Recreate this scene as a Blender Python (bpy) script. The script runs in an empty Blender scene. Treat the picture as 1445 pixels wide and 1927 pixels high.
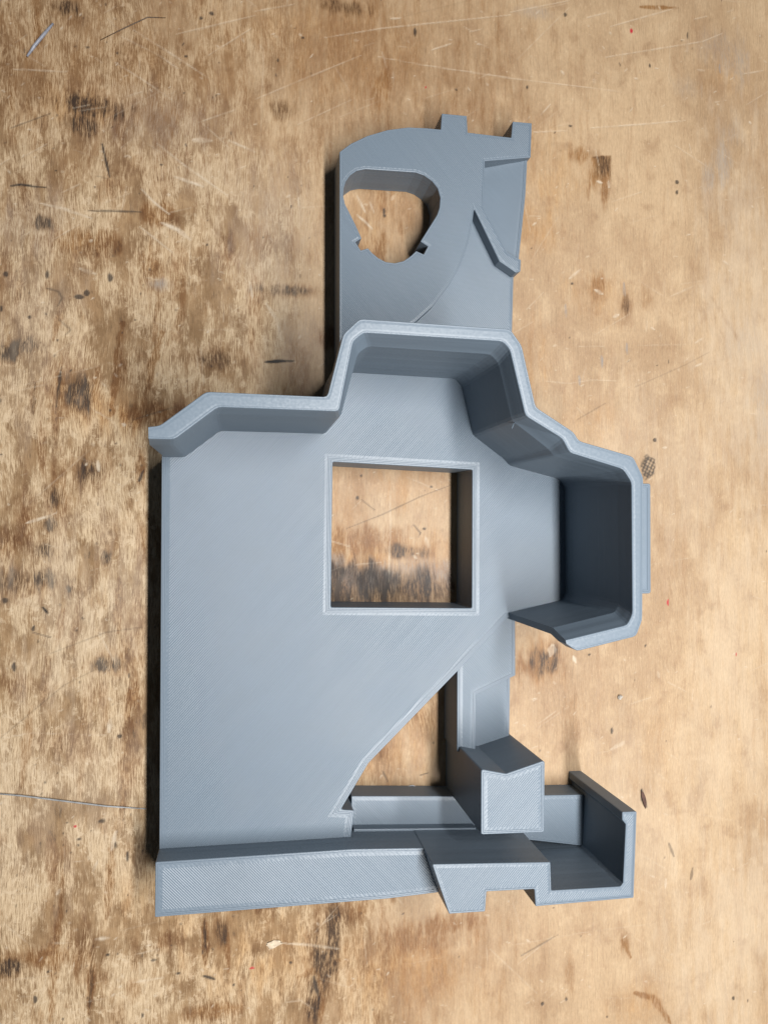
import bpy, bmesh, math, random
import numpy as np
from mathutils import Vector, Matrix
from mathutils.geometry import delaunay_2d_cdt

scene = bpy.context.scene
col = scene.collection
MM = 0.001

# ------------------------------------------------------------------ camera
CAM_H = 0.280
IMG_W, IMG_H, FPX = 1445.0, 1927.0, 1400.0
NADIR = (460.0, 985.0)                      # image point straight below the lens
_d = Vector((NADIR[0] - IMG_W / 2, NADIR[1] - IMG_H / 2, FPX)).normalized()
_up = -_d
_ex = Vector((1, 0, 0)); _ex = (_ex - _ex.dot(_up) * _up).normalized()
_ey = _up.cross(_ex)
ROT = Matrix((_ex, _ey, _up))               # camera (x right, y down, z forward) -> world
cam_data = bpy.data.cameras.new('camera')
cam = bpy.data.objects.new('camera', cam_data)
col.objects.link(cam)
cx, cy, cz = ROT @ Vector((1, 0, 0)), ROT @ Vector((0, -1, 0)), ROT @ Vector((0, 0, -1))
cam.matrix_world = Matrix(((cx.x, cy.x, cz.x, 0), (cx.y, cy.y, cz.y, 0), (cx.z, cy.z, cz.z, CAM_H), (0, 0, 0, 1)))
cam_data.sensor_fit = 'HORIZONTAL'
cam_data.sensor_width = 36.0
cam_data.lens = FPX / IMG_W * 36.0
cam_data.clip_start = 0.01
cam_data.clip_end = 50.0
scene.camera = cam

# ------------------------------------------------------------------ light
world = bpy.data.worlds.new('World')
scene.world = world
world.use_nodes = True
bg = world.node_tree.nodes['Background']
bg.inputs[0].default_value = (0.62, 0.78, 1.0, 1)
bg.inputs[1].default_value = 0.062

ld = bpy.data.lights.new('bench_tube_lamp', 'AREA')     # long tube lamp over the bench, right of the part
ld.shape = 'RECTANGLE'
ld.size = 0.035
ld.size_y = 0.58
ld.energy = 7.5
ld.color = (1.0, 0.985, 0.965)
lamp = bpy.data.objects.new('bench_tube_lamp', ld)
lamp.location = (0.157, -0.100, 0.53)
lamp['label'] = 'long white tube lamp hanging above the bench'
lamp['category'] = 'lamp'
col.objects.link(lamp)

scene.view_settings.view_transform = 'Standard'
scene.view_settings.look = 'None'
scene.view_settings.gamma = 1.0
scene.view_settings.exposure = 0.0
scene.view_settings.use_curve_mapping = False
scene.render.engine = 'CYCLES'


# ------------------------------------------------------------------ node helpers
class NT:
    def __init__(s, name):
        s.mat = bpy.data.materials.new(name)
        s.mat.use_nodes = True
        s.t = s.mat.node_tree
        s.t.nodes.clear()
        s.out = s.t.nodes.new('ShaderNodeOutputMaterial')
        s.bsdf = s.t.nodes.new('ShaderNodeBsdfPrincipled')
        s.t.links.new(s.bsdf.outputs[0], s.out.inputs[0])

    def n(s, typ, **kw):
        nd = s.t.nodes.new(typ)
        for k, v in kw.items():
            setattr(nd, k, v)
        return nd

    def put(s, sock, v):
        if isinstance(v, bpy.types.NodeSocket):
            s.t.links.new(v, sock)
        elif isinstance(v, (tuple, list)) and len(v) == 3 and sock.type == 'RGBA':
            sock.default_value = (*v, 1)
        else:
            sock.default_value = v

    def math(s, op, a, b=0.0, c=None, clamp=False):
        nd = s.n('ShaderNodeMath', operation=op, use_clamp=clamp)
        s.put(nd.inputs[0], a); s.put(nd.inputs[1], b)
        if c is not None:
            s.put(nd.inputs[2], c)
        return nd.outputs[0]

    def vmath(s, op, a, b=None, scale=None):
        nd = s.n('ShaderNodeVectorMath', operation=op)
        s.put(nd.inputs[0], a)
        if b is not None:
            s.put(nd.inputs[1], b)
        if scale is not None:
            s.put(nd.inputs['Scale'], scale)
        return nd.outputs['Value'] if op in ('DOT_PRODUCT', 'LENGTH') else nd.outputs[0]

    def noise(s, vec, scale=1.0, detail=4.0, rough=0.55, dist=0.0):
        nd = s.n('ShaderNodeTexNoise')
        s.put(nd.inputs['Vector'], vec)
        nd.inputs['Scale'].default_value = scale
        nd.inputs['Detail'].default_value = detail
        nd.inputs['Roughness'].default_value = rough
        nd.inputs['Distortion'].default_value = dist
        return nd.outputs[0]

    def ramp(s, fac, stops):
        nd = s.n('ShaderNodeValToRGB')
        cr = nd.color_ramp
        while len(cr.elements) < len(stops):
            cr.elements.new(0.5)
        for e, (p, c) in zip(cr.elements, stops):
            e.position = p
            e.color = (c, c, c, 1) if not isinstance(c, tuple) else (*c, 1)
        s.put(nd.inputs[0], fac)
        return nd.outputs[0]

    def step(s, fac, a, b):                      # smooth 0..1 between a and b
        nd = s.n('ShaderNodeMapRange', interpolation_type='SMOOTHSTEP')
        s.put(nd.inputs[0], fac)
        nd.inputs[1].default_value = a
        nd.inputs[2].default_value = b
        return nd.outputs[0]

    def mix(s, fac, a, b, blend='MIX'):
        nd = s.n('ShaderNodeMix', data_type='RGBA', blend_type=blend)
        s.put(nd.inputs[0], fac); s.put(nd.inputs[6], a); s.put(nd.inputs[7], b)
        return nd.outputs[2]

    def mm(s):                                   # position in millimetres
        tc = s.n('ShaderNodeNewGeometry')
        return s.vmath('SCALE', tc.outputs['Position'], scale=1000.0)

    def scaled(s, v, xyz):
        return s.vmath('MULTIPLY', v, xyz)


PLA = (0.121, 0.156, 0.194)


def pla_side():
    m = NT('grey_pla_layered_wall')
    p = m.mm()
    sep = m.n('ShaderNodeSeparateXYZ'); m.put(sep.inputs[0], p)
    z = sep.outputs[2]
    # 0.3 mm layers with uneven heights
    wob = m.noise(m.scaled(p, (0.03, 0.03, 0.9)), 1.0, 2.0)
    ph = m.math('MULTIPLY', m.math('ADD', z, m.math('MULTIPLY', wob, 0.25)), 2 * math.pi / 0.34)
    layer = m.math('MULTIPLY', m.math('COSINE', ph), 0.07)
    band = m.noise(m.scaled(p, (0.006, 0.006, 0.55)), 1.0, 3.0)
    geo = m.n('ShaderNodeNewGeometry')
    off = m.n('ShaderNodeCombineXYZ')
    m.put(off.inputs[2], m.math('ADD', layer, m.math('MULTIPLY', m.math('SUBTRACT', band, 0.5), 0.22)))
    nrm = m.vmath('NORMALIZE', m.vmath('ADD', geo.outputs['Normal'], off.outputs[0]))
    m.put(m.bsdf.inputs['Normal'], nrm)
    # a single over-extruded layer reads as a thin paler line
    seam = m.math('SUBTRACT', 1.0, m.step(m.math('ABSOLUTE', m.math('SUBTRACT', z, 46.3)), 0.08, 0.26))
    seam2 = m.math('SUBTRACT', 1.0, m.step(m.math('ABSOLUTE', m.math('SUBTRACT', z, 12.4)), 0.05, 0.2))
    seam = m.math('MULTIPLY', m.math('MAXIMUM', seam, seam2), m.step(m.noise(p, 0.08, 2.0), 0.35, 0.55))
    v = m.ramp(band, [(0.25, 0.93), (0.75, 1.06)])
    c = m.mix(1.0, PLA, v, 'MULTIPLY')
    c = m.mix(m.math('MULTIPLY', seam, 0.35), c, (0.22, 0.26, 0.30))
    m.put(m.bsdf.inputs['Base Color'], c)
    m.bsdf.inputs['Roughness'].default_value = 0.5
    m.bsdf.inputs['Specular IOR Level'].default_value = 0.4
    return m.mat


def pla_top(name, ang, pitch, amp, teeth=False):
    """raster lines of a top layer; ang = direction across the lines"""
    m = NT(name)
    p = m.mm()
    dx, dy = math.cos(ang), math.sin(ang)
    u = m.vmath('DOT_PRODUCT', p, (dx, dy, 0))
    v = m.vmath('DOT_PRODUCT', p, (-dy, dx, 0))
    uv = m.n('ShaderNodeCombineXYZ'); m.put(uv.inputs[0], u); m.put(uv.inputs[1], v)
    uvv = uv.outputs[0]
    jit = m.noise(m.scaled(uvv, (0.9, 0.02, 1)), 1.0, 2.0)
    ph = m.math('MULTIPLY', m.math('ADD', u, m.math('MULTIPLY', jit, 0.07)), 1.0 / pitch)
    line_amp = m.noise(m.scaled(uvv, (0.9, 0.03, 1)), 1.0, 2.0)          # every line a little different
    broad = m.noise(m.scaled(p, (0.045, 0.045, 0.045)), 1.0, 3.0)
    a = m.math('MULTIPLY', m.math('ADD', 0.85, m.math('MULTIPLY', m.step(line_amp, 0.3, 0.7), 0.22)), amp)
    a = m.math('MULTIPLY', a, m.math('ADD', 0.75, m.math('MULTIPLY', m.step(broad, 0.32, 0.66), 0.35)))
    saw = m.math('SUBTRACT', m.math('MULTIPLY', m.math('FRACT', ph), 2.0), 1.0)     # round bead, sharp valley
    sl = m.math('MULTIPLY', saw, a)
    rip = m.noise(m.scaled(p, (0.30, 0.30, 0.30)), 1.0, 3.0)               # faint ripple of the skin
    sl = m.math('ADD', sl, m.math('MULTIPLY', m.math('SUBTRACT', rip, 0.5), 0.17))
    vec = m.vmath('SCALE', (dx, dy, 0), scale=sl)
    if teeth:                                     # blobs where the line turns back
        ph2 = m.math('MULTIPLY', m.math('ADD', v, m.math('MULTIPLY', jit, 0.5)), 2 * math.pi / (pitch * 1.15))
        e = m.math('MULTIPLY', m.math('SINE', ph2), 0.05)
        b = m.noise(m.scaled(p, (1.1, 1.1, 1.1)), 1.0, 2.0)
        e = m.math('MULTIPLY', e, m.step(b, 0.35, 0.6))
        vec = m.vmath('ADD', vec, m.vmath('SCALE', (-dy, dx, 0), scale=e))
    geo = m.n('ShaderNodeNewGeometry')
    nrm = m.vmath('NORMALIZE', m.vmath('ADD', geo.outputs['Normal'], vec))
    m.put(m.bsdf.inputs['Normal'], nrm)
    fine = m.noise(m.scaled(uvv, (1.5, 0.05, 1)), 1.0, 3.0)
    f = m.ramp(fine, [(0.3, 0.98), (0.7, 1.02)])
    f2 = m.ramp(broad, [(0.3, 0.94), (0.7, 1.06)])  # random tone, widened to put a mottled sheen into the base colour
    c = m.mix(1.0, m.mix(1.0, PLA, f, 'MULTIPLY'), f2, 'MULTIPLY')
    dust = m.math('MULTIPLY', m.step(m.noise(p, 1.7, 2.0), .72, .78), .35)
    c = m.mix(dust, c, (.27, .27, .26))
    m.put(m.bsdf.inputs['Base Color'], c)
    m.put(m.bsdf.inputs['Roughness'], m.ramp(broad, [(0.3, 0.43), (0.7, 0.38)]))
    m.bsdf.inputs['Specular IOR Level'].default_value = 0.5
    return m.mat


def pla_bead():
    m = NT('grey_pla_perimeter_bead')
    p = m.mm()
    b = m.noise(p, 1.1, 3.0)
    bp = m.n('ShaderNodeBump'); bp.inputs['Strength'].default_value = 0.25; bp.inputs['Distance'].default_value = 0.0002
    m.put(bp.inputs['Height'], b)
    m.put(m.bsdf.inputs['Normal'], bp.outputs[0])
    m.put(m.bsdf.inputs['Base Color'], (0.123, 0.158, 0.197))
    m.bsdf.inputs['Roughness'].default_value = 0.40
    return m.mat


def pla_rim():
    """narrow rim top: short zigzag passes read as small glossy lumps"""
    m = NT('grey_pla_rim_top')
    p = m.mm()
    b1 = m.noise(p, 1.25, 1.5); b2 = m.noise(m.vmath('ADD', p, (31, 17, 5)), 1.25, 1.5)
    e = m.n('ShaderNodeCombineXYZ')
    m.put(e.inputs[0], m.math('MULTIPLY', m.math('SUBTRACT', b1, 0.5), 0.17))
    m.put(e.inputs[1], m.math('MULTIPLY', m.math('SUBTRACT', b2, 0.5), 0.17))
    geo = m.n('ShaderNodeNewGeometry')
    m.put(m.bsdf.inputs['Normal'], m.vmath('NORMALIZE', m.vmath('ADD', geo.outputs['Normal'], e.outputs[0])))
    m.put(m.bsdf.inputs['Base Color'], PLA)
    m.bsdf.inputs['Roughness'].default_value = 0.42
    return m.mat


SIDE = pla_side()
RIM = pla_rim()
BEAD = pla_bead()
PITCH = 0.64
UP = math.radians(-43)        # lines run like "/"
DN = math.radians(43)         # lines run like "\"
R_UP = pla_top('grey_pla_top_rising_lines', UP, PITCH, 0.46)
R_DN = pla_top('grey_pla_top_falling_lines', DN, PITCH, 0.46)
R_FINE = pla_top('grey_pla_top_fine_falling_lines', DN, 0.62, 0.62)
E_UP = pla_top('grey_pla_line_ends_rising', UP, PITCH * 1.7, 0.09, True)
E_DN = pla_top('grey_pla_line_ends_falling', DN, PITCH * 1.7, 0.09, True)
R_FLAT = pla_top('grey_pla_smooth_top', DN, PITCH, 0.10)


# ------------------------------------------------------------------ mesh helpers
def round_poly(pts, r, seg=3):
    if r <= 0:
        return [Vector(p) for p in pts]
    out, n = [], len(pts)
    for i in range(n):
        a, b, c = Vector(pts[i - 1]), Vector(pts[i]), Vector(pts[(i + 1) % n])
        d1, d2 = (a - b), (c - b)
        l1, l2 = d1.length, d2.length
        d1.normalize(); d2.normalize()
        turn = d1.angle(-d2)
        if turn < math.radians(15):
            out.append(b); continue
        k = min(r * math.tan(turn / 2), 0.4 * l1, 0.4 * l2)
        p, q = b + d1 * k, b + d2 * k
        for j in range(seg + 1):
            t = j / seg
            out.append(p * (1 - t) ** 2 + b * 2 * t * (1 - t) + q * t * t)
    return out


def area(p):
    return 0.5 * sum(p[i - 1][0] * p[i][1] - p[i][0] * p[i - 1][1] for i in range(len(p)))


def offset_ring(pts, d):
    """move a ring (material on its left) inward by d with mitred corners"""
    out, n = [], len(pts)
    for i in range(n):
        a, b, c = Vector(pts[i - 1]), Vector(pts[i]), Vector(pts[(i + 1) % n])
        e1, e2 = (b - a).normalized(), (c - b).normalized()
        n1, n2 = Vector((-e1.y, e1.x)), Vector((-e2.y, e2.x))
        m = n1 + n2
        k = m.length_squared
        m = m * (2.0 / max(k, 0.55))
        out.append(b + m * d)
    return out


def profile(beads, ends):
    """(inset, height, material) steps from the rounded top edge inwards: beads, grooves, line ends"""
    st = [(0.0, -0.23, 1), (0.10, -0.07, 1), (0.24, 0.0, 1), (0.58, 0.0, 1)]
    d = 0.58
    for _ in range(beads - 1):
        st += [(d + .09, -.09, 1), (d + .18, 0.0, 1), (d + .54, 0.0, 1)]
        d += .54
    st.append((d + .10, -.13, 1)); d += .10
    if ends > 0:
        st.append((d + ends, -.09, 2))
    return st


def to_obj(name, bm, mats, parent=None, smooth=False):
    me = bpy.data.meshes.new(name)
    bm.normal_update()
    bm.to_mesh(me); bm.free()
    for m in mats:
        me.materials.append(m)
    if smooth:
        for p in me.polygons:
            p.use_smooth = True
    o = bpy.data.objects.new(name, me)
    col.objects.link(o)
    if parent:
        o.parent = parent
        o.matrix_parent_inverse = parent.matrix_world.inverted() if False else Matrix.Translation(-Vector(parent.location))
    return o


def prism(name, outer, z0, z1, parent, raster, ends_mat, holes=(), r=0.5, ends=1.0, beads=2):
    base = [[Vector(p) for p in ring] for ring in [outer, *holes]]
    if area(base[0]) < 0:
        base[0].reverse()
    for h in base[1:]:
        if area(h) > 0:
            h.reverse()
    steps = profile(beads, ends)
    bm = bmesh.new()
    inner, inner_v, bottom, bottom_v = [], [], [], []
    for ring in base:
        bot = round_poly(ring, r)
        prev = [bm.verts.new((p.x, p.y, z0)) for p in bot]
        bottom.append(bot); bottom_v.append(prev)
        for k, (d, h, mi) in enumerate(steps):
            pts = round_poly(offset_ring(ring, d), max(r - d * .5, r * .3))
            cur = [bm.verts.new((p.x, p.y, z1 + h)) for p in pts]
            n = len(cur)
            for i in range(n):
                j = (i + 1) % n
                f = bm.faces.new((prev[i], prev[j], cur[j], cur[i]))
                f.material_index = 0 if k == 0 else mi
            prev = cur
        inner.append(pts); inner_v.append(prev)

    def inside(c, ring):
        s = False
        for i in range(len(ring)):
            a, b = ring[i - 1], ring[i]
            if (a.y > c.y) != (b.y > c.y) and c.x < (b.x - a.x) * (c.y - a.y) / (b.y - a.y) + a.x:
                s = not s
        return s

    def cap(rings, verts, mi, flip):
        if len(rings) == 1:
            f = bm.faces.new(verts[0] if not flip else list(reversed(verts[0])))
            f.material_index = mi
            return
        allp = [p for ring in rings for p in ring]; allv = [v for ring in verts for v in ring]
        edges, k = [], 0
        for ring in rings:
            n = len(ring)
            edges += [(k + i, k + (i + 1) % n) for i in range(n)]
            k += n
        co, _, fs, *_ = delaunay_2d_cdt(allp, edges, [], 2, 1e-5)
        idx = [min(range(len(allp)), key=lambda i: (allp[i] - c).length_squared) for c in co]
        for t in fs:
            ids = [idx[i] for i in t]
            if len(set(ids)) < 3:
                continue
            c = sum((allp[i] for i in ids), Vector((0, 0))) / len(ids)
            if not inside(c, rings[0]) or any(inside(c, h) for h in rings[1:]):
                continue
            if (area([allp[i] for i in ids]) < 0) != flip:
                ids.reverse()
            f = bm.faces.new([allv[i] for i in ids])
            f.material_index = mi
    cap(inner, inner_v, 3, False)
    cap(bottom, bottom_v, 0, True)
    for v in bm.verts:
        v.co *= MM
    return to_obj(name, bm, [SIDE, BEAD, ends_mat, raster], parent)


def thing(name, label, cat, loc=(0, 0, 0), group=None):
    o = bpy.data.objects.new(name, None)
    col.objects.link(o)
    o.location = loc
    o.empty_display_size = 0.02
    o['label'] = label; o['category'] = cat
    if group:
        o['group'] = group
    return o


def tag(o, label, cat, group=None):
    o['label'] = label; o['category'] = cat
    if group:
        o['group'] = group
    return o


def bench_pt(px, py):                       # bench coordinates (mm) of a mark measured on the photograph
    w = ROT @ Vector((px - IMG_W / 2, py - IMG_H / 2, FPX))
    t = -CAM_H / w.z
    return Vector((w.x * t * 1000, w.y * t * 1000))


# ------------------------------------------------------------------ workbench top
rng = np.random.default_rng(7)


def vnoise(X, Y, sx, sy, octaves=4, seed=0, gain=0.55):
    r = np.random.default_rng(seed)
    tot = np.zeros_like(X); amp = 1.0; norm = 0.0
    for o in range(octaves):
        G = r.random((256, 256))
        u = X / sx + 37.3 * (o + 1); v = Y / sy + 11.7 * (o + 1)
        iu = np.floor(u).astype(int); iv = np.floor(v).astype(int)
        fu = u - iu; fv = v - iv
        fu = fu * fu * (3 - 2 * fu); fv = fv * fv * (3 - 2 * fv)
        a = G[iu % 256, iv % 256]; b = G[(iu + 1) % 256, iv % 256]
        c = G[iu % 256, (iv + 1) % 256]; d = G[(iu + 1) % 256, (iv + 1) % 256]
        tot += amp * ((a * (1 - fu) + b * fu) * (1 - fv) + (c * (1 - fu) + d * fu) * fv)
        norm += amp; amp *= gain; sx *= 0.5; sy *= 0.5
    return tot / norm


def sstep(x, a, b):
    t = np.clip((x - a) / (b - a), 0, 1)
    return t * t * (3 - 2 * t)


STEP = 0.42
xs = np.concatenate([[-700, -400, -200, -120], np.arange(-96, 232, STEP), [260, 360, 560, 900]])
ys = np.concatenate([[-800, -500, -300, -240], np.arange(-222, 236, STEP), [270, 350, 550, 850]])
GX, GY = np.meshgrid(xs, ys)
SH = GX.shape
dark = np.zeros(SH); pale = np.zeros(SH); black = np.zeros(SH)
amber = np.zeros(SH); grey = np.zeros(SH); red = np.zeros(SH); brown = np.zeros(SH)
N1 = vnoise(GX, GY, 9, 22, 5, 1)
N2 = vnoise(GX, GY, 2.2, 6.0, 4, 2)
N3 = vnoise(GX, GY, 40, 60, 4, 3)
N4 = vnoise(GX, GY, 3.0, 3.0, 4, 4)
N5 = vnoise(GX, GY, 1.6, 16.0, 3, 5)


def window(x0, x1, y0, y1):
    i0, i1 = np.searchsorted(xs, [x0, x1]); j0, j1 = np.searchsorted(ys, [y0, y1])
    return slice(j0, j1), slice(i0, i1)


def blob(field, px, py, rx, ry, strength=1.0, soft=0.8, rough=1.0, ang=0.0):
    """an irregular stain; centre and radii in photograph pixels (5 px = 1 mm)"""
    c = bench_pt(px, py)
    rx /= 5.0; ry /= 5.0
    R = max(rx, ry) * 2.2 + 1
    w = window(c.x - R, c.x + R, c.y - R, c.y + R)
    dx = GX[w] - c.x; dy = GY[w] - c.y
    ca, sa = math.cos(ang), math.sin(ang)
    ddx, ddy = dx * ca + dy * sa, -dx * sa + dy * ca
    d = np.sqrt((ddx / rx) ** 2 + (ddy / ry) ** 2)
    d = d + rough * ((N1[w] - 0.5) * 1.0 + (N2[w] - 0.5) * 0.9 + (N5[w] - 0.5) * 1.0)
    m = strength * (1 - sstep(d, 1 - soft * 0.7, 1 + soft * 0.45))
    field[w] = np.maximum(field[w], m)


def stroke(field, pts, width, strength=1.0, taper=True, broken=None):
    """a scratch or drip along points given in photograph pixels; width in px"""
    P = [bench_pt(*p) for p in pts]
    wd = width / 5.0 * (0.8 if field is pale else 1.0)
    L = sum((P[i + 1] - P[i]).length for i in range(len(P) - 1)); acc = 0.0
    for i in range(len(P) - 1):
        a, b = P[i], P[i + 1]
        l = (b - a).length
        pad = wd * 2 + 1.5
        w = window(min(a.x, b.x) - pad, max(a.x, b.x) + pad, min(a.y, b.y) - pad, max(a.y, b.y) + pad)
        X, Y = GX[w], GY[w]
        if X.size == 0:
            continue
        t = np.clip(((X - a.x) * (b.x - a.x) + (Y - a.y) * (b.y - a.y)) / max(l * l, 1e-9), 0, 1)
        d = np.hypot(X - a.x - t * (b.x - a.x), Y - a.y - t * (b.y - a.y))
        s = (acc + t * l) / L
        ww = wd * (0.35 + 0.65 * np.sin(np.pi * np.clip(s, 0.02, 0.98))) if taper else wd
        d = d + (N4[w] - 0.5) * wd * 0.7
        m = strength * (1 - sstep(d, ww * 0.25, ww * 0.75 + 0.22))
        if field is pale:                       # scratches skip over the surface
            m = m * (0.40 + 0.6 * sstep(0.5 * N2[w] + 0.5 * N4[w], 0.40, 0.56)) * (0.72 if L > 16 else 1.0)
        field[w] = np.maximum(field[w], m)
        acc += l


# --- how worn the veneer is: bare and flaked on the left, smooth on the right
px_x = 460 + GX * 5.0
px_y = 985 - GY * 5.0
edge = 600 + (px_y - 400) * 0.04
worn = 1 - sstep(px_x + (N3 - 0.5) * 640 + (N1 - 0.5) * 300, edge - 330, edge + 330)
worn = worn * (0.62 + 0.38 * sstep(px_y + (N3 - .5) * 300, 120, 620))

# --- brown stains, burns, drips and a faint vertical streak right of the post
for a in [(172, 200, 60, 24, 1.0), (150, 232, 34, 24, .8), (78, 418, 17, 15, .9), (122, 12, 24, 16, .8), (300, 400, 34, 20, .6),
          (150, 455, 60, 24, .6), (640, 10, 40, 14, .7), (715, 165, 30, 40, .5), (530, 205, 26, 22, .7), (390, 160, 120, 60, .3),
          (15, 662, 24, 18, 1.0), (48, 650, 36, 14, .8), (146, 742, 22, 30, .95), (110, 740, 30, 70, .5), (400, 676, 40, 18, .7),
          (535, 545, 58, 10, .85), (300, 780, 70, 22, .6), (165, 885, 26, 26, .75), (105, 935, 12, 22, .7), (130, 30, 40, 30, .4),
          (94, 988, 14, 13, .9), (82, 1036, 20, 20, .95), (75, 1090, 22, 22, .95), (200, 1052, 9, 15, 1), (137, 1092, 6, 8, .9),
          (133, 1108, 6, 8, .9), (30, 1095, 40, 20, .7), (20, 1020, 40, 26, .55), (198, 1250, 32, 15, 1.0), (225, 1245, 50, 24, .6),
          (245, 1215, 25, 30, .5), (28, 1292, 40, 16, .5), (120, 1400, 50, 30, .4), (28, 1820, 30, 20, .95), (60, 1805, 60, 20, .6),
          (628, 1745, 24, 40, .95), (650, 1720, 60, 26, .5), (615, 1800, 26, 70, .8), (590, 1880, 16, 50, .9), (420, 1755, 14, 24, .7),
          (770, 1770, 110, 34, .45), (830, 1745, 60, 20, .6), (700, 1800, 90, 60, .35), (400, 1905, 60, 14, .6), (470, 1700, 60, 16, .4),
          (1138, 352, 9, 34, .6), (1100, 292, 24, 14, .5), (1020, 1245, 30, 26, .9), (990, 1258, 24, 22, .6),
          (1040, 1222, 12, 18, .7), (1178, 575, 11, 26, .7), (1125, 535, 22, 24, .45), (1080, 1360, 24, 60, .3), (1175, 1780, 10, 24, .5),
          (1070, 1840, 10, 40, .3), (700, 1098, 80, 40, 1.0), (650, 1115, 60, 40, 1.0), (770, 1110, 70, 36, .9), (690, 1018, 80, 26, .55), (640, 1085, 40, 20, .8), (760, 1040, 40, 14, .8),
          (840, 1110, 24, 30, .7), (745, 1035, 34, 12, .7), (1330, 160, 30, 26, .2), (1215, 560, 14, 14, .3), (700, 1430, 60, 50, .3),
          (690, 1340, 30, 30, .3), (790, 1330, 40, 60, .3), (745, 390, 70, 40, .25), (700, 1640, 40, 40, .4)]:
    if a[4] >= .7:
        blob(dark, *a)
        blob(brown, a[0], a[1], a[2] * 1.5, a[3] * 1.5, .7, 1.2)
    else:
        blob(brown, a[0], a[1], a[2] * 1.15, a[3] * 1.15, min(1, a[4] * 1.6), 1.0)
for pts, w, s in [([(230, 610), (222, 690), (208, 780)], 9, .7), ([(185, 690), (178, 755)], 8, .6), ([(305, 626), (285, 690), (272, 760)], 10, .55),
                  ([(115, 690), (106, 765)], 7, .95), ([(66, 720), (62, 780)], 8, .9), ([(345, 520), (340, 600), (310, 660)], 8, .45),
                  ([(45, 500), (20, 610)], 8, .4), ([(225, 1090), (222, 1190)], 11, .7), ([(245, 1300), (236, 1450), (230, 1520)], 12, .6),
                  ([(120, 1150), (108, 1215)], 8, .6), ([(60, 1330), (40, 1480)], 9, .5), ([(175, 1780), (168, 1910)], 7, .85),
                  ([(120, 1640), (105, 1780), (95, 1920)], 9, .5), ([(385, 1730), (386, 1815)], 7, .85), ([(425, 1740), (430, 1830)], 6, .6),
                  ([(210, 1600), (200, 1730)], 10, .45), ([(90, 1240), (80, 1330)], 9, .5), ([(160, 1300), (150, 1500)], 8, .35),
                  ([(300, 560), (290, 640)], 7, .4), ([(120, 560), (100, 640)], 7, .5), ([(95, 520), (80, 560)], 6, .5),
                  ([(150, 1130), (140, 1210)], 10, .4), ([(200, 1310), (195, 1380)], 9, .4), ([(600, 1830), (604, 1927)], 8, .7),
                  ([(560, 1840), (640, 1808)], 9, .6), ([(1195, 1870), (1230, 1880), (1262, 1927)], 7, .55), ([(1170, 1770), (1186, 1802)], 5, .7),
                  ([(1340, 560), (1390, 640)], 6, .2), ([(1205, 12), (1275, 14)], 4, .6), ([(1080, 1320), (1070, 1420)], 26, .22)]:
    stroke(brown, pts, w * 1.7, min(1, s * 1.5))
    if s > .8:
        stroke(dark, pts, w * .8, s * .8)
# --- amber varnish patches
for a in [(700, 1060, 70, 40, .8), (640, 1090, 40, 30, 1), (800, 1060, 80, 60, .5), (760, 900, 140, 60, .45), (165, 205, 70, 34, .7),
          (1000, 420, 60, 50, .45), (985, 700, 60, 90, .45), (1120, 780, 70, 50, .4), (1010, 1240, 60, 50, .6), (1130, 560, 60, 50, .4),
          (1040, 340, 60, 90, .3), (640, 980, 60, 80, .4), (210, 770, 80, 40, .5), (300, 1700, 90, 60, .35), (760, 1840, 160, 90, .5),
          (500, 1800, 120, 80, .4), (1240, 1400, 50, 120, .2), (660, 120, 120, 60, .3), (560, 40, 160, 50, .3), (720, 420, 100, 90, .35),
          (1380, 130, 60, 60, .3), (1200, 1890, 60, 40, .4), (740, 1400, 80, 90, .4)]:
    blob(amber, *a, soft=1.3)
# --- grey smudges
for a in [(1390, 110, 22, 60, .6), (1360, 90, 60, 40, .35), (1360, 300, 22, 46, .6), (1335, 330, 14, 24, .6), (1375, 250, 30, 40, .3),
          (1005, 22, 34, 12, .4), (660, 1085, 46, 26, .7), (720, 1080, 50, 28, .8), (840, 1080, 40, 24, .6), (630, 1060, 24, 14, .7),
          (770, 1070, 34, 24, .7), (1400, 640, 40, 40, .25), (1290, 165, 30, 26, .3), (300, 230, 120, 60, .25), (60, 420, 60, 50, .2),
          (380, 330, 60, 40, .15), (300, 535, 18, 12, .8), (1435, 760, 30, 80, .35), (500, 430, 90, 120, .2), (560, 640, 60, 60, .25)]:
    blob(grey, *a, soft=1.2)
stroke(black, [(1259, 1588), (1263, 1600), (1268, 1612)], 5, .5)
stroke(black, [(1303, 1635), (1300, 1656)], 6, .5)
for x, y, l in [(1174, 544, 12), (1064, 585, 12), (1179, 656, 10), (1132, 680, 10), (1090, 716, 8), (1354, 128, 8)]:
    stroke(grey, [(x, y - l), (x + 1, y + l)], 4, .9)
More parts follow.
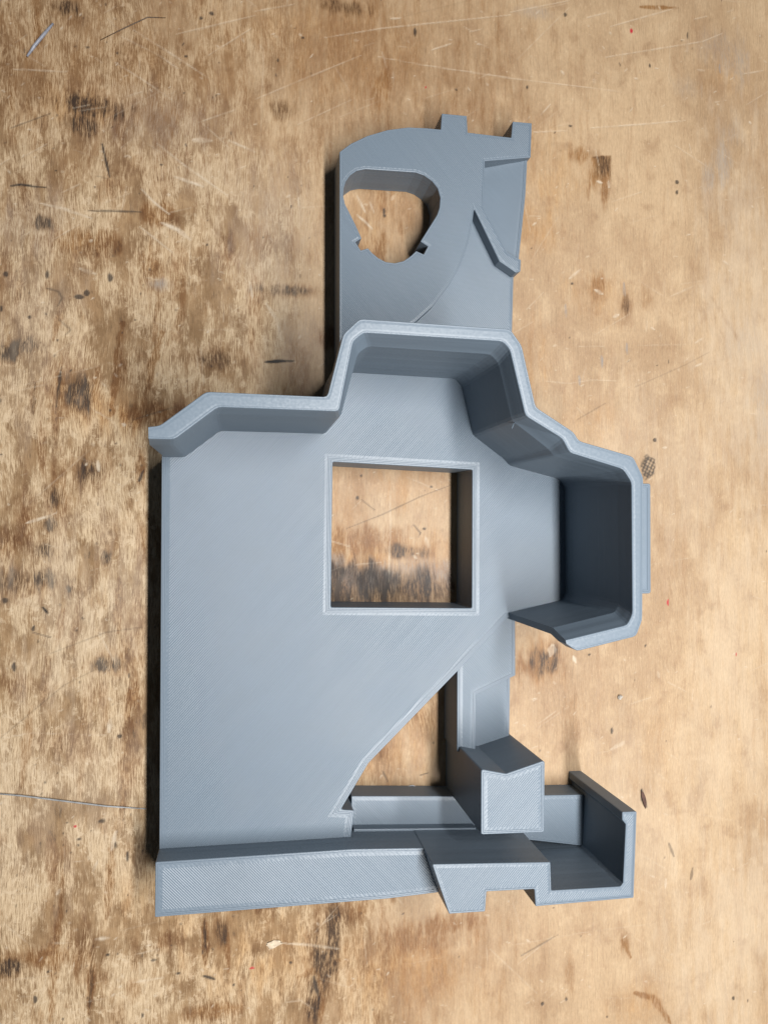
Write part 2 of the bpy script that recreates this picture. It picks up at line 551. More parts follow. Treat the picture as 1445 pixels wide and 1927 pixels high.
# --- black marks
for a in [(781, 58, 3, 8), (398, 24, 5, 4), (378, 33, 4, 3), (570, 70, 3, 2), (1064, 26, 3, 4), (1294, 64, 2, 7), (1302, 90, 2, 7),
          (992, 163, 3, 4), (1074, 236, 6, 3), (1274, 342, 4, 4), (1274, 361, 3, 5), (1076, 533, 3, 3), (1072, 635, 3, 3), (1232, 828, 4, 3),
          (10, 35 + 480, 4, 5), (88, 516, 4, 10), (208, 522, 5, 9), (163, 551, 4, 4), (55, 596, 3, 3), (2, 580, 3, 5), (147, 558, 8, 3),
          (10, 1130, 5, 6), (61, 1185, 5, 7), (25, 1256, 5, 8), (68, 1440, 5, 3), (225, 1386, 4, 3), (126, 1549, 5, 4), (190, 1546, 5, 5),
          (217, 1590, 4, 12), (240, 1612, 3, 10), (148, 1580, 6, 3), (118, 1569, 4, 4), (202, 1798, 5, 3), (222, 1796, 3, 3), (290, 1808, 7, 3),
          (334, 1833, 5, 2), (440, 1855, 3, 3), (547, 1813, 3, 3), (90, 1830, 3, 3), (1151, 1376, 3, 6), (1253, 1395, 2, 4),
          (1395, 1553, 2, 4), (1093, 1763, 2, 2), (66, 1882, 4, 6), (268, 1912, 3, 5),
          (723, 397, 3, 6), (724, 405, 3, 4), (672, 937, 4, 5), (680, 895, 3, 3), (798, 995, 5, 3), (812, 916, 4, 3), (108, 640, 3, 4),
          (1021, 1890, 3, 3), (1066, 1882, 4, 6), (1380, 1880, 4, 5), (105, 320, 2, 2), (390, 460, 2, 2), (350, 105, 3, 3), (165, 88, 5, 3)]:
    blob(black, a[0], a[1], a[2] * .9, a[3] * .9, .8, .5, 1.3)
for pts, w, s in [([(20, 349), (40, 346), (62, 350), (86, 352)], 3, .9), ([(192, 270), (200, 305), (206, 332)], 3, .9),
                  ([(166, 396), (200, 396), (265, 398)], 2.5, .7), ([(500, 681), (530, 679), (552, 679)], 5, 1.0),
                  ([(180, 330), (205, 336)], 2, .3), ([(88, 542), (110, 548), (117, 560), (108, 576)], 3, .5), ([(110, 600), (133, 620), (120, 632)], 3, .35),
                  ([(80, 1143), (90, 1155)], 4, 1), ([(60, 1185), (65, 1178)], 4, .9), ([(383, 1838), (404, 1844)], 4, .9),
                  ([(651, 995), (720, 968), (790, 935), (850, 912)], 1.4, .42), ([(680, 940), (705, 960)], 1.4, .5), ([(778, 987), (791, 1003), (788, 1010)], 2.2, .7),
                  ([(1085, 790), (1140, 758)], 1.4, .28), ([(1195, 728), (1290, 686), (1335, 662)], 1.5, .22), ([(980, 1800), (1050, 1760)], 2.5, .4),
                  ([(1207, 1487), (1210, 1505), (1217, 1520)], 7, .95), ([(95, 1230), (200, 1190), (272, 1180)], 1.3, .3),
                  ([(0, 1390), (120, 1290), (180, 1260)], 1.2, .25), ([(60, 1190), (96, 1200)], 1.4, .6), ([(590, 1840), (600, 1880)], 7, .8),
                  ([(720, 1452), (730, 1472)], 2.2, .7), ([(790, 1460), (806, 1455)], 1.6, .7), ([(250, 790), (330, 765)], 1.6, .4),
                  ([(270, 885), (262, 905)], 5, .8), ([(20, 240), (96, 212)], 1.5, .5), ([(880, 0), (760, 30)], 1.2, .1),
                  ([(1030, 640), (1020, 690)], 1.2, .1)]:
    stroke(black, pts, w, s)
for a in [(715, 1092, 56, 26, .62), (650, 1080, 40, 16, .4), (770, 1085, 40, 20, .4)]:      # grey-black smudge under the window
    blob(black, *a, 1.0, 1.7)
# the stippled rubber smudge beside the cup
c = bench_pt(1220, 878); w = window(c.x - 8, c.x + 8, c.y - 9, c.y + 9)
dd = np.hypot((GX[w] - c.x) / 3.6, (GY[w] - c.y) / 5.6) + (N4[w] - .5) * 0.8
st = sstep(np.sin((GX[w] * 0.9 + GY[w] * .35) * 3.4) * np.sin((GY[w] - GX[w] * .25) * 3.0) + (N4[w] - .5) * 3.2, -1.3, 0.2)
black[w] = np.maximum(black[w], 0.85 * (1 - sstep(dd, .75, 1.05)) * st)

# the square burn: crisp along its top and right edges, fading left and down
c0 = bench_pt(1150, 291)
w = window(c0.x - 16, c0.x + 3, c0.y - 20, c0.y + 3)
ux = (c0.x - GX[w]) + (N4[w] - .5) * .6 - (c0.y - GY[w]) * .03
uy = (c0.y - GY[w]) + (N4[w] - .5) * .6 - (c0.x - GX[w]) * .16
sq = sstep(ux, -.35, .35) * sstep(uy, -.35, .45)
body = (1 - sstep(ux + (N5[w] - .5) * 4, 4.5, 9.0)) * (1 - sstep(uy + (N5[w] - .5) * 6, 6.0, 11.5))
halo = (1 - sstep(ux + (N5[w] - .5) * 5, 6, 14)) * (1 - sstep(uy + (N5[w] - .5) * 9, 9, 18))
rim_ = np.maximum(1 - sstep(ux, .3, 1.2), (1 - sstep(uy, .3, 1.2)) * .8) * (1 - sstep(uy, 8, 13)) * (1 - sstep(ux, 6, 10))
dark[w] = np.maximum(dark[w], sq * np.maximum(body * .75, rim_))
brown[w] = np.maximum(brown[w], sq * halo)

# broad tone: browner over the top left, paler along the right edge
for a in [(230, 130, 460, 220, .60), (640, 120, 320, 170, .55), (60, 560, 200, 260, .25), (800, 60, 160, 80, .35), (700, 1850, 260, 120, .35), (1000, 1330, 140, 200, .2)]:
    blob(brown, *a, soft=1.6, rough=1.5)
for a in [(1420, 640, 110, 420, .34), (1380, 1250, 90, 300, .26), (1300, 900, 80, 160, .22), (1400, 1750, 140, 220, .32), (1200, 1560, 110, 160, .22), (1330, 1450, 100, 180, .22), (1180, 800, 70, 90, .2),
          (130, 1170, 90, 160, .30), (60, 600, 60, 160, .22), (240, 1130, 50, 120, .3), (500, 480, 70, 140, .18), (100, 1500, 160, 140, .2)]:
    blob(pale, *a, soft=1.6, rough=1.6)

# --- pale scratches and chips
for pts, w, s in [([(25, 129), (126, 134)], 2.5, .7), ([(252, 56), (330, 105), (392, 146)], 2.5, .6), ([(216, 116), (270, 150), (322, 186)], 2.5, .6),
                  ([(296, 269), (340, 305), (428, 367)], 3, .8), ([(329, 332), (382, 350)], 6, .9), ([(76, 382), (120, 392), (172, 410)], 6, .9),
                  ([(266, 355), (290, 380), (319, 403)], 3.5, .8), ([(303, 418), (335, 432), (358, 450)], 8, .95), ([(262, 425), (325, 475)], 2.5, .6),
                  ([(392, 103), (472, 53)], 1.8, .55), ([(332, 63), (480, 28)], 2, .5), ([(372, 230), (442, 206)], 2, .4), ([(196, 23), (219, 10)], 1.8, .4),
                  ([(364, 262), (398, 264)], 10, .7), ([(430, 263), (480, 285)], 5, .6), ([(380, 230), (440, 285)], 1.4, .4),
                  ([(480, 20), (553, 7)], 2, .5), ([(610, 70), (720, 52), (960, 27)], 2, .6), ([(480, 186), (590, 140), (680, 103)], 2, .5),
                  ([(712, 106), (800, 122), (960, 146), (1170, 172)], 2, .55), ([(812, 93), (849, 81)], 3, .6), ([(735, 34), (755, 33)], 3, .7),
                  ([(960, 22), (1071, 0)], 2, .6), ([(1104, 32), (1141, 23)], 2, .5), ([(1148, 49), (1275, 13)], 2.4, .65), ([(1138, 107), (1322, 77), (1359, 62)], 2.4, .65),
                  ([(1111, 240), (1220, 232), (1289, 226)], 2.6, .75), ([(1269, 272), (1349, 325)], 2, .5), ([(973, 111), (1071, 13)], 2, .4),
                  ([(1004, 248), (1067, 245)], 2, .5), ([(1018, 215), (1036, 195)], 2.5, .5), ([(1400, 138), (1435, 132)], 3, .5), ([(1312, 130), (1326, 132)], 3, .6),
                  ([(1070, 525), (1094, 505)], 5, .6), ([(1119, 545), (1134, 553)], 6, .8), ([(1154, 596), (1164, 592)], 6, .8), ([(1260, 558), (1305, 538)], 4, .35),
                  ([(1305, 690), (1324, 683)], 4, .6), ([(1308, 645), (1325, 635)], 4, .5), ([(1360, 490), (1372, 498)], 5, .6), ([(1200, 650), (1290, 648)], 2, .3),
                  ([(672, 368), (688, 400)], 4, .7), ([(672, 404), (688, 418), (700, 430)], 5, .9), ([(737, 375), (742, 368)], 6, .7), ([(696, 380), (704, 400)], 3, .5),
                  ([(505, 1778), (530, 1776)], 11, .95), ([(530, 1776), (580, 1779), (640, 1787)], 4, .95), ([(180, 1768), (205, 1766)], 8, .8),
                  ([(734, 925), (735, 985), (733, 1030)], 5, .5), ([(733, 1030), (732, 1095)], 4, .5), ([(800, 1010), (806, 1030)], 8, .6), ([(777, 1045), (784, 1052)], 6, .8),
                  ([(50, 984), (90, 972), (106, 965)], 5, .9), ([(186, 1190), (204, 1225), (225, 1262)], 3, .6), ([(0, 1390), (60, 1380), (200, 1384)], 2, .5),
                  ([(207, 1355), (205, 1378)], 9, .85), ([(218, 1565), (210, 1600)], 8, .7), ([(106, 1685), (112, 1675)], 6, .9), ([(175, 1640), (184, 1620)], 5, .7),
                  ([(1040, 1215), (1036, 1235)], 16, .95), ([(1078, 1235), (1083, 1247)], 9, .95), ([(1252, 1655), (1252, 1672)], 6, .7), ([(1150, 1410), (1180, 1395)], 12, .5),
                  ([(1123, 340), (1133, 344)], 5, 1), ([(1145, 340), (1146, 352)], 4, 1), ([(1240, 1275), (1237, 1265)], 6, .7), ([(960, 1780), (1100, 1755), (1445, 1712)], 1.8, .25),
                  ([(975, 1815), (1040, 1762)], 2.2, .4), ([(1180, 1755), (1260, 1810)], 1.6, .3), ([(1230, 1845), (1275, 1835)], 2, .3), ([(1300, 1530), (1380, 1545)], 2, .3),
                  ([(470, 530), (475, 560)], 6, .7), ([(500, 570), (520, 600), (530, 640)], 7, .6), ([(150, 505), (180, 515)], 6, .6), ([(230, 798), (236, 800)], 8, .9),
                  ([(184, 868), (186, 885)], 8, .9), ([(560, 350), (565, 420)], 5, .5), ([(250, 1850), (310, 1840)], 3, .5)]:
    stroke(pale, pts, w, s)
for k in range(460):                                        # fine random wear
    x, y = rng.uniform(-60, 1500), rng.uniform(-60, 1990)
    ang = rng.choice([rng.normal(-0.35, .25), rng.normal(0.5, .25), rng.normal(1.57, .15)], p=[.45, .3, .25])
    l = rng.gamma(2.0, 22)
    stroke(pale, [(x, y), (x + l * math.cos(ang), y + l * math.sin(ang))], rng.uniform(1.0, 2.2), rng.uniform(.12, .45))
for k in range(900):                                        # small pale flecks
    x, y = rng.uniform(-60, 1500), rng.uniform(-60, 1990)
    ang = rng.uniform(-1, 1)
    l = rng.uniform(1, 8)
    stroke(pale, [(x, y), (x + l * math.cos(ang), y + l * math.sin(ang))], rng.choice([1.4, 2.0, 3.0, 4.5], p=[.4, .3, .2, .1]), rng.uniform(.3, .8))
for k in range(520):                                        # small dark specks
    x, y = rng.uniform(-60, 1500), rng.uniform(-60, 1990)
    if x > 650 and rng.random() < .75:
        continue
    stroke(black, [(x, y), (x + rng.normal(0, 1.5), y + rng.normal(0, 3))], rng.uniform(.8, 2.8), rng.uniform(.3, .9))
for k in range(110):
    x, y = rng.uniform(-40, 760), rng.uniform(-40, 1960)
    blob(brown, x, y, rng.uniform(5, 26), rng.uniform(12, 70), rng.uniform(.3, .9), 1.0, 1.4)
for a in [(1257, 1134, 2, 7), (1188, 57, 3, 5), (141, 1556, 3, 3), (474, 1823, 5, 2), (801, 163, 2, 2), (1385, 1232, 1, 4)]:
    blob(red, *a, 1.0, .4, .3)

verts = np.zeros((SH[0] * SH[1], 3), np.float32)
verts[:, 0] = (GX * MM).ravel(); verts[:, 1] = (GY * MM).ravel()
verts[:, 2] = (-(0.10 * black + 0.05 * dark) + 0.04 * (N4 - .5) * worn).ravel() * MM - 0.00005
nx_, ny_ = SH[1], SH[0]
ii = np.arange((ny_ - 1) * (nx_ - 1)); r_ = ii // (nx_ - 1); c_ = ii % (nx_ - 1)
q = np.stack([r_ * nx_ + c_, r_ * nx_ + c_ + 1, (r_ + 1) * nx_ + c_ + 1, (r_ + 1) * nx_ + c_], 1).astype(np.int32)
me = bpy.data.meshes.new('workbench_top')
me.vertices.add(len(verts)); me.vertices.foreach_set('co', verts.ravel())
me.loops.add(q.size); me.loops.foreach_set('vertex_index', q.ravel())
me.polygons.add(len(q)); me.polygons.foreach_set('loop_start', np.arange(0, q.size, 4, dtype=np.int32))
me.update(calc_edges=True)
for nm, chans in (('stain', (dark, pale, black)), ('wear', (worn, amber, grey)), ('paint', (red, brown, N3))):
    at = me.attributes.new(nm, 'FLOAT_COLOR', 'POINT')
    buf = np.ones((len(verts), 4), np.float32)
    for k, ch in enumerate(chans):
        buf[:, k] = ch.ravel()
    at.data.foreach_set('color', buf.ravel())


def wood():
    m = NT('worn_plywood')
    p = m.mm()

    def attr(nm):
        a = m.n('ShaderNodeAttribute', attribute_name=nm)
        s = m.n('ShaderNodeSeparateColor'); m.put(s.inputs[0], a.outputs['Color'])
        return s.outputs
    st, we, pa = attr('stain'), attr('wear'), attr('paint')
    warp = m.noise(m.scaled(p, (0.02, 0.02, 0)), 1.0, 2.0)
    wv = m.n('ShaderNodeCombineXYZ'); m.put(wv.inputs[0], m.math('MULTIPLY', warp, 9.0))
    pw = m.vmath('ADD', p, wv.outputs[0])
    grain = m.noise(m.scaled(pw, (2.6, 0.09, 0)), 1.0, 4.0, .65)          # fine pores along the veneer
    streak = m.noise(m.scaled(pw, (0.30, 0.022, 0)), 1.0, 4.0, .6)        # wide grain figure
    flake = m.noise(m.scaled(pw, (0.19, 0.050, 0)), 1.0, 10.0, .68, 0.15)  # patches of lifted veneer
    flake2 = m.noise(m.vmath('ADD', m.scaled(p, (0.055, 0.032, 0)), (40, 9, 0)), 1.0, 9.0, .62, 0.2)
    fib = m.noise(m.scaled(pw, (2.3, 0.22, 0)), 1.0, 6.0, .75)
    spk = m.noise(m.scaled(p, (1.5, 0.50, 0)), 1.0, 6.0, .70)
    mott = m.noise(m.scaled(p, (0.10, 0.075, 0)), 1.0, 7.0, .62, 0.3)
    broad = m.noise(m.scaled(p, (0.014, 0.010, 0)), 1.0, 4.0, .55)
    pore = m.noise(m.vmath('ADD', m.scaled(pw, (2.9, 0.13, 0)), (3, 8, 0)), 1.0, 2.5, .6)
    pores = m.math('MULTIPLY', m.step(pore, .385, .335), m.step(flake2, .36, .56))
    # smooth varnished veneer: honey tan with soft mottling
    tan = m.mix(m.step(broad, .36, .62), (.298, .197, .112), (.388, .272, .162))
    tan = m.mix(m.math('MULTIPLY', m.step(mott, .48, .70), .50), tan, (.45, .330, .205))
    tan = m.mix(m.math('MULTIPLY', m.step(mott, .48, .32), .65), tan, (.268, .168, .093))
    tan = m.mix(m.math('MULTIPLY', m.step(streak, .52, .70), .40), tan, (.285, .175, .095))
    tan = m.mix(1.0, tan, m.ramp(grain, [(0.28, .76), (0.45, .98), (0.72, 1.07)]), 'MULTIPLY')
    tan = m.mix(1.0, tan, m.ramp(spk, [(0.28, .84), (0.5, 1.0), (0.74, 1.13)]), 'MULTIPLY')
    tan = m.mix(m.math('MULTIPLY', m.step(spk, .62, .70), .7), tan, (.49, .38, .26))
    # bare veneer: brown film rubbed through to pale fibres
    film = m.mix(m.step(mott, .34, .66), (.168, .097, .043), (.275, .175, .089))
    fl = m.math('ADD', m.math('MULTIPLY', flake, .36), m.math('ADD', m.math('MULTIPLY', flake2, .42), m.math('MULTIPLY', fib, .22)))
    raw = m.mix(m.step(fib, .36, .60), (.315, .217, .124), (.450, .340, .216))
    bare = m.mix(m.step(fl, .455, .545), film, raw)
    scr = m.noise(m.vmath('ADD', m.scaled(p, (.30, .24, 0)), (19, 4, 0)), 1.0, 11.0, .74, 0.4)      # ragged scrapes
    scr = m.math('MULTIPLY', m.step(scr, .535, .575), m.step(flake2, .42, .54))
    bare = m.mix(m.math('MULTIPLY', scr, .75), bare, (.470, .362, .240))
    rust = m.noise(m.vmath('ADD', m.scaled(p, (.11, .06, 0)), (2, 44, 0)), 1.0, 9.0, .66, 0.3)       # rusty film
    bare = m.mix(m.math('MULTIPLY', m.step(rust, .54, .66), .55), bare, m.mix(1.0, (.52, .36, .20), bare, 'MULTIPLY'))
    dash = m.noise(m.vmath('ADD', m.scaled(p, (1.9, 0.45, 0)), (7, 3, 0)), 1.0, 4.0, .65)
    bare = m.mix(m.math('MULTIPLY', m.step(dash, .34, .29), .5), bare, (.060, .035, .018))
    bare = m.mix(m.math('MULTIPLY', m.step(fl, .425, .375), .75), bare, (.075, .043, .021))
    bare = m.mix(1.0, bare, m.ramp(fib, [(0.30, .82), (0.48, 1.0), (0.70, 1.12)]), 'MULTIPLY')
    bare = m.mix(m.math('MULTIPLY', m.step(spk, .64, .70), .6), bare, (.49, .395, .275))
    w = m.math('ADD', we[0], m.math('MULTIPLY', m.math('SUBTRACT', flake2, .5), 1.5))
    wm = m.math('MULTIPLY', m.step(w, .12, .78), m.math('ADD', m.math('MULTIPLY', we[0], .5), .5), clamp=True)
    c = m.mix(wm, tan, bare)
    c = m.mix(m.math('MULTIPLY', pores, m.math('ADD', .30, m.math('MULTIPLY', wm, .55))), c, m.mix(1.0, (.42, .33, .24), c, 'MULTIPLY'))
    c = m.mix(m.math('MULTIPLY', we[1], m.math('ADD', .35, m.step(flake, .40, .62)), clamp=True), c, m.mix(1.0, (.86, .64, .36), c, 'MULTIPLY'))
    bw = m.math('MULTIPLY', pa[1], m.math('ADD', .35, m.step(m.math('ADD', m.math('MULTIPLY', fib, .6), m.math('MULTIPLY', flake, .4)), .60, .44)), clamp=True)
    c = m.mix(bw, c, m.mix(1.0, (.58, .425, .27), c, 'MULTIPLY'))
    c = m.mix(m.math('MULTIPLY', we[2], m.math('ADD', .15, m.step(fib, .36, .62)), clamp=True), c, (.215, .19, .17))
    dk = m.math('MULTIPLY', st[0], m.math('ADD', .34, m.step(m.math('ADD', m.math('MULTIPLY', fib, .5), m.math('MULTIPLY', flake, .5)), .58, .42)), clamp=True)
    c = m.mix(m.math('MULTIPLY', dk, .94), c, m.ramp(m.math('MULTIPLY', dk, streak), [(.05, (.098, .049, .018)), (.45, (.024, .013, .007))]))
    c = m.mix(m.math('MULTIPLY', st[1], m.ramp(fib, [(.3, .6), (.6, 1.0)])), c, (.50, .42, .32))
    c = m.mix(st[2], c, (.014, .011, .010))
    c = m.mix(pa[0], c, (.36, .02, .03))
    m.put(m.bsdf.inputs['Base Color'], c)
    m.put(m.bsdf.inputs['Roughness'], m.ramp(wm, [(0, .48), (1, .72)]))
    m.bsdf.inputs['Specular IOR Level'].default_value = 0.35
    h = m.math('ADD', m.math('MULTIPLY', flake, m.math('ADD', .2, we[0])), m.math('MULTIPLY', fib, .22))
    h = m.math('SUBTRACT', h, m.math('MULTIPLY', st[1], .3))
    bp = m.n('ShaderNodeBump'); bp.inputs['Strength'].default_value = 0.85; bp.inputs['Distance'].default_value = 0.0006
    m.put(bp.inputs['Height'], h)
    m.put(m.bsdf.inputs['Normal'], bp.outputs[0])
    return m.mat


me.materials.append(wood())
bench = bpy.data.objects.new('workbench_top', me)
col.objects.link(bench)
bench['kind'] = 'structure'
bench['label'] = 'worn and stained plywood workbench top'

# ------------------------------------------------------------------ the printed part
part = thing('printed_bracket', 'grey blue 3D printed plastic bracket lying on the worn plywood bench', 'plastic bracket', (0.03, 0.0, 0.0))

# main plate with its square window (coordinates in millimetres on the bench)
prism('main_plate',
      [(-27.5, 24.6), (-27.7, -112.0), (36.7, -112.0), (38.1, -100.8), (33.4, -100.2), (43.2, -84.6), (75.7, -53.5), (94.6, -34.6),
       (117.5, -31.6), (119.5, -27), (119.6, 13.2), (116.6, 18.6), (97.8, 23.4), (95.6, 26.2), (84.3, 34.0), (80.0, 53.0), (77.0, 56.4), (35.0, 57.0),
       (30.0, 53.0), (25.6, 34.0), (-9.2, 34.4), (-20.5, 25.6)],
      0.10, 20.0, part, R_UP, E_UP,
      holes=[[(30.4, 21.7), (81.5, 19.6), (81.2, -30.8), (29.8, -29.4)]], r=0.6, ends=1.0, beads=3)


# raised rim wall around the far side and the cup
def corner_round(pts, d=1.1):
    out = [Vector(pts[0])]
    for i in range(1, len(pts) - 1):
        a, b, c = Vector(pts[i - 1]), Vector(pts[i]), Vector(pts[i + 1])
        ka, kc = min(d, .3 * (a - b).length), min(d, .3 * (c - b).length)
        p, q_ = b + (a - b).normalized() * ka, b + (c - b).normalized() * kc
        out += [p, (p + 2 * b + q_) / 4, q_]
    out.append(Vector(pts[-1]))
    return out


FOOT = [(-26.6, 22.4), (-20.0, 22.45), (-8.3, 31.7), (28.0, 31.5), (33.2, 51.0), (36.3, 53.4), (74.8, 52.6), (77.3, 50.2), (81.7, 32.2), (93.9, 23.4), (95.6, 21.3),
        (114.7, 16.6), (117.2, 13.6), (117.5, -25.8), (116.1, -28.4), (98.6, -32.0), (95.1, -32.7)]
LIPI = [(-25.9, 23.2), (-19.1, 23.2), (-7.4, 32.5), (26.6, 32.2), (30.7, 52.6), (33.8, 55.3), (75.9, 54.7), (78.2, 52.4), (83.1, 32.5), (94.9, 25.9), (97.3, 21.6),
        (114.9, 16.8), (117.7, 12.8), (117.8, -28.0), (116.0, -31.3), (99.2, -34.7), (95.7, -35.4)]
LIPO = [(-26.0, 26.5), (-23.0, 26.9), (-10.6, 36.7), (23.2, 36.3), (27.8, 54.6), (32.6, 59.3), (78.4, 58.5), (82.0, 53.7), (86.4, 35.2), (98.6, 27.9), (100.4, 25.2),
        (118.3, 20.7), (121.7, 14.3), (121.1, -29.9), (119.0, -34.9), (99.4, -38.9), (96.0, -36.6)]
F_, I_, O_ = corner_round(FOOT), corner_round(LIPI), corner_round(LIPO)
bm = bmesh.new()
rings = []
for f, i, o in zip(F_, I_, O_):
    thin = f.lerp(o, 0.62)
    wdt = (o - i).length
    prof = [(f, 0.3, 0), (f, 60.0, 0)]
    for d, h, mi in [(0, -.23, 0), (.10, -.07, 1), (.24, 0, 1), (.56, 0, 1), (.66, -.07, 1), (1.25, -.02, 2)]:
        prof.append((i.lerp(o, d / wdt * min(1, wdt / 3.0)), 68 + h, mi))
    for d, h, mi in [(1.25, -.02, 3), (.66, -.07, 2), (.56, 0, 1), (.24, 0, 1), (.10, -.07, 1), (0, -.23, 1)]:
        prof.append((o.lerp(i, d / wdt * min(1, wdt / 3.0)), 68 + h, mi))
    prof += [(o, 62.0, 0), (thin, 57.0, 0), (thin, 0.3, 0)]
    rings.append([bm.verts.new((v.x, v.y, z)) for v, z, _ in prof])
for a, b in zip(rings[:-1], rings[1:]):
    n = len(a)
    for k in range(n):
        fc = bm.faces.new((a[k], b[k], b[(k + 1) % n], a[(k + 1) % n]))
        fc.material_index = prof[(k + 1) % n][2]
bm.faces.new(list(reversed(rings[0]))); bm.faces.new(rings[-1])
bmesh.ops.recalc_face_normals(bm, faces=bm.faces)
for v in bm.verts:
    v.co *= MM
to_obj('rim_wall', bm, [SIDE, BEAD, RIM, RIM], part)

# clip tab outside the cup
prism('side_tab', [(119.3, 12.9), (128.8, 12.9), (128.7, -22.6), (119.3, -22.6)], 48, 60.0, part, R_FLAT, BEAD, r=0.8, ends=0.4, beads=2)

# neck with the rounded opening, its ridge, recess and lower shelf
prism('neck_plate',
      [(33.2, 50.0), (33.2, 133.6), (37.2, 136.9), (43.3, 140.4), (50.8, 143.3), (58.4, 145.0), (65.4, 145.4), (70.7, 145.4), (71.1, 151.4), (80.7, 151.5),
       (81.0, 145.3), (98.0, 145.0), (98.6, 151.2), (106.2, 151.3), (105.7, 138.2), (87.7, 135.2), (87.0, 118.1), (96.6, 101.4), (101.7, 99.0), (101.5, 94.7),
       (99.7, 94.1), (93.2, 98.0), (83.4, 116.9), (82.9, 112.8), (81.3, 104.4), (78.3, 95.7), (73.6, 87.6), (67.8, 79.8), (61.5, 73.9), (53.0, 67.5), (40.0, 60.0), (38.0, 50.0)],
      0.15, 16.5, part, R_FINE, E_DN,
      holes=[[(34.5, 117.9), (34.7, 120.6), (35.4, 123.0), (37.0, 125.4), (39.4, 127.3), (42.6, 128.2), (61.2, 128.6), (64.3, 127.8), (67.3, 126.0), (69.5, 123.5),
              (70.5, 120.0), (70.2, 116.3), (69.3, 113.6), (63.0, 103.3), (65.8, 101.7), (64.2, 98.6), (61.4, 99.7), (59.4, 97.7), (56.7, 95.7), (53.4, 94.7),
              (50.1, 94.9), (47.4, 96.1), (45.0, 97.9), (43.5, 99.5), (40.9, 98.5), (39.0, 101.4), (41.2, 102.9), (38.8, 108.0), (35.1, 115.0)]],
      r=0.25, ends=0.45, beads=1)
recess = prism('neck_recess', [(85.0, 139.2), (105.3, 139.2), (104.5, 124.5), (101.9, 99.4), (96.2, 99.6), (84.8, 117.6)], 0.2, 14.2, part, R_FLAT, R_FLAT, r=0.3, ends=0.8)
for v in recess.data.vertices:                      # floor tilted down from the open side, shaped to catch less lamp light
    if v.co.z > 0.005:
        v.co.z += (v.co.x - 0.105) * 0.22
prism('neck_shelf', [(36.0, 52.0), (99.6, 52.0), (100.2, 74.4), (100.9, 96.6), (93.6, 99.6), (84.2, 118.6), (80.2, 104.8), (76.4, 95.6), (72.6, 88.2), (66.8, 80.6), (52.0, 69.0), (36.0, 62.0)],
      0.25, 11.0, part, R_DN, E_DN, r=0.3, ends=0.8, beads=1)

bm = bmesh.new()
for k, (x, y, z) in enumerate([(83.4, 31.9, 61.0), (82.6, 31.2, 59.5), (82.4, 29.9, 58.6)]):
    for a in range(4):
        bm.verts.new((x + .13 * math.cos(a * math.pi / 2), y + .13 * math.sin(a * math.pi / 2), z))
bm.verts.ensure_lookup_table()
for k in range(2):
    for a in range(4):
        bm.faces.new([bm.verts[k * 4 + a], bm.verts[k * 4 + (a + 1) % 4], bm.verts[k * 4 + 4 + (a + 1) % 4], bm.verts[k * 4 + 4 + a]])
for v in bm.verts:
    v.co *= MM
to_obj('loose_string', bm, [BEAD], part)

# lower right: arm, its recess and the tall post
prism('arm', [(76.3, -46.0), (93.0, -30.5), (98.5, -30.5), (98.5, -56.2), (83.5, -62.5), (83.0, -84.0), (76.1, -83.0)], 0.2, 18.0, part, R_DN, E_DN, r=0.4, ends=0.9)
prism('arm_recess', [(81.5, -58.0), (90.0, -55.0), (98.2, -54.5), (98.3, -58.4), (97.9, -81.0), (90.0, -84.0), (81.5, -84.0)], 0.3, 13.0, part, R_DN, E_DN, r=0.3, ends=0.9)
prism('post', [(76.8, -81.0), (85.4, -83.0), (99.0, -79.4), (98.7, -103.3), (76.7, -102.4)], 0.12, 44.0, part, R_UP, E_UP, r=0.8, ends=1.0)

# near edge: bar, ledge, slab and the channel bracket
prism('front_bar', [(-27.8, -108.9), (36.0, -109.9), (59.8, -111.45), (64.0, -111.75), (69.0, -127.0), (48.2, -127.6), (-27.9, -126.5)], 9.0, 30.0, part, R_DN, E_DN, r=0.4, ends=1.1)
prism('base_slab', [(38.4, -98.9), (75.3, -101.4), (112.9, -103.6), (128.4, -104.4), (128.4, -124.0), (101.0, -119.0), (38.4, -114.0)], 0.22, 11.5, part, R_DN, E_DN, r=0.2, ends=0.9, beads=1)
prism('base_ledge', [(38.6, -109.2), (60.0, -110.6), (84.0, -112.1), (84.0, -115.0), (38.6, -113.5)], 8.0, 15.5, part, BEAD, BEAD, r=0.0, ends=0.0, beads=1)
prism('channel_bracket',
      [(60.4, -111.2), (101.3, -113.9), (101.6, -123.4), (126.7, -124.3), (127.7, -123.2), (128.8, -103.3), (127.5, -101.7), (127.5, -99.0), (132.9, -99.2),
       (131.6, -128.6), (96.0, -128.2), (95.6, -122.4), (78.9, -121.7), (78.4, -128.2), (66.1, -127.8)],
      0.14, 43.0, part, R_UP, E_UP, r=0.45, ends=0.6, beads=1)


# ------------------------------------------------------------------ loose bits on the bench
def plain(name, c, rough=0.6, var=0.25):
    m = NT(name)
    nz = m.noise(m.mm(), 0.9, 4.0)
    m.put(m.bsdf.inputs['Base Color'], m.mix(1.0, c, m.ramp(nz, [(.3, 1 - var), (.7, 1 + var)]), 'MULTIPLY'))
    m.bsdf.inputs['Roughness'].default_value = rough
    return m.mat


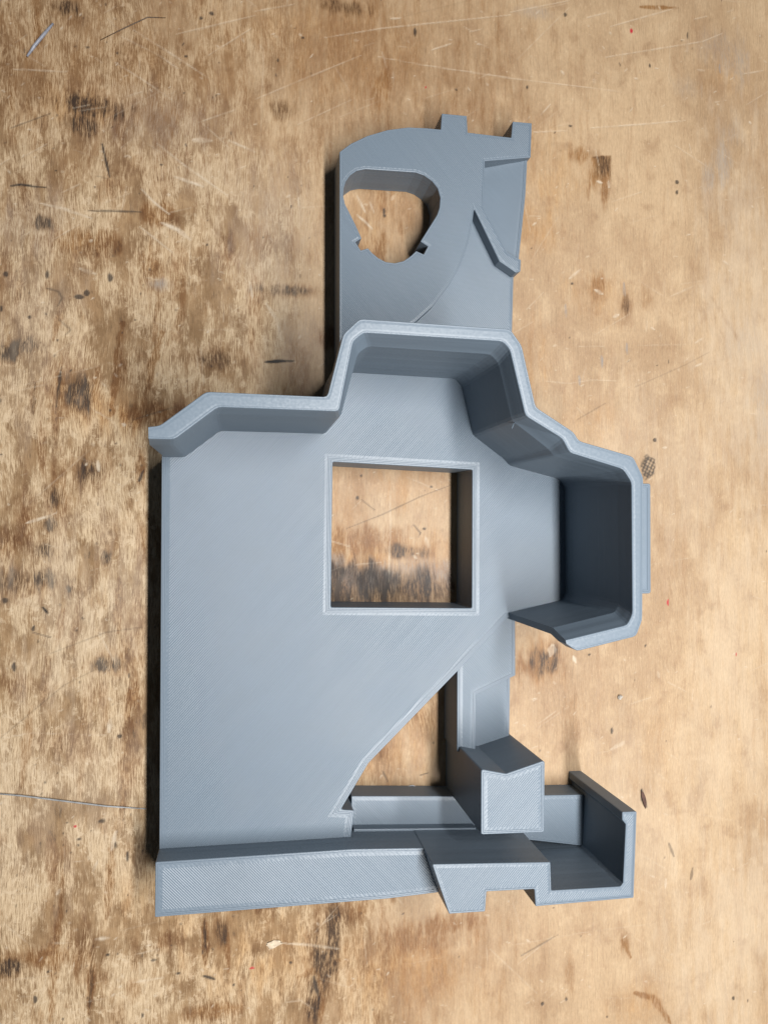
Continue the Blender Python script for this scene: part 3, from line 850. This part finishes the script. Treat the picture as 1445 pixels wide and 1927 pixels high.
def tube(name, pts, r, mat, z=None, n=6):
    """a thin strand through photograph points, lying on the bench"""
    P = [bench_pt(*p) for p in pts]
    hs = z or [r] * len(P)
    bm = bmesh.new(); rings = []
    for i, p in enumerate(P):
        a, b = P[max(i - 1, 0)], P[min(i + 1, len(P) - 1)]
        t = (b - a).normalized(); nrm = Vector((-t.y, t.x))
        rr = r * (1.0 if 0 < i < len(P) - 1 else 0.6)
        rings.append([bm.verts.new((p.x + nrm.x * rr * math.cos(k * 2 * math.pi / n), p.y + nrm.y * rr * math.cos(k * 2 * math.pi / n), hs[i] + rr * math.sin(k * 2 * math.pi / n))) for k in range(n)])
    for a, b in zip(rings[:-1], rings[1:]):
        for k in range(n):
            bm.faces.new((a[k], a[(k + 1) % n], b[(k + 1) % n], b[k]))
    bm.faces.new(list(reversed(rings[0]))); bm.faces.new(rings[-1])
    for v in bm.verts:
        v.co *= MM
    return to_obj(name, bm, [mat], smooth=True)


def chip(name, px, py, l, w, h, ang, mat, seed):
    """a small irregular flake; l, w, h in millimetres"""
    r = random.Random(seed)
    c = bench_pt(px, py)
    bm = bmesh.new()
    bmesh.ops.create_icosphere(bm, subdivisions=2, radius=1.0)
    ca, sa = math.cos(ang), math.sin(ang)
    for v in bm.verts:
        k = 1 + r.uniform(-.22, .22)
        x, y, z = v.co.x * l / 2 * k, v.co.y * w / 2 * k * (1 - .35 * v.co.x), v.co.z * h / 2 * k
        v.co = Vector((c.x + x * ca - y * sa, c.y + x * sa + y * ca, z + h * .42)) * MM
    return to_obj(name, bm, [mat])


M_FIL = plain('grey_filament', (.25, .255, .26), .4)
M_SLV = plain('lilac_grey_plastic', (.22, .23, .27), .4)
M_DARK = plain('dark_bristle', (.06, .035, .02), .5)
M_STONE = plain('pale_stone', (.34, .31, .27), .7)
M_WOODCHIP = plain('pale_wood_chip', (.47, .385, .28), .8)
M_RUST = plain('dark_bark', (.07, .035, .025), .8)

tag(tube('filament_strand', [(-30, 1491), (40, 1497), (120, 1507), (200, 1517), (275, 1522)], 0.30, M_FIL, [.5, .5, .45, .4, .4]),
    'long thin grey plastic filament strand running to the left edge of the bench', 'filament')
tag(tube('plastic_sliver', [(52, 107), (66, 88), (82, 69), (101, 46)], 0.62, M_SLV, [.6, .8, .9, .8]),
    'short lilac grey plastic sliver in the top left corner', 'plastic sliver')
tag(tube('bristle', [(189, 75), (235, 52), (278, 32), (312, 33)], 0.18, M_DARK), 'fine bent dark brown bristle near the top left', 'bristle')
tag(chip('pebble', 1166, 1312, 1.9, 1.7, 1.4, .3, M_STONE, 3), 'tiny pale round stone on the smooth tan plywood', 'stone')
tag(chip('wood_chip', 516, 1777, 5.6, 2.6, 0.8, .1, M_WOODCHIP, 5), 'pale torn wood splinter below the front bar', 'wood chip')
tag(chip('bark_flake', 1211, 1505, 7.2, 1.7, 0.7, -1.35, M_RUST, 6), 'dark red brown bark flake right of the channel bracket', 'bark flake')
tag(tube('print_string', [(762, 1480.5), (775, 1477), (786, 1481)], 0.16, plain('white_print_string', (.38, .39, .41)), [.4, .9, .3]),
    'tiny white curl of plastic string at the foot of the base slab', 'plastic string')
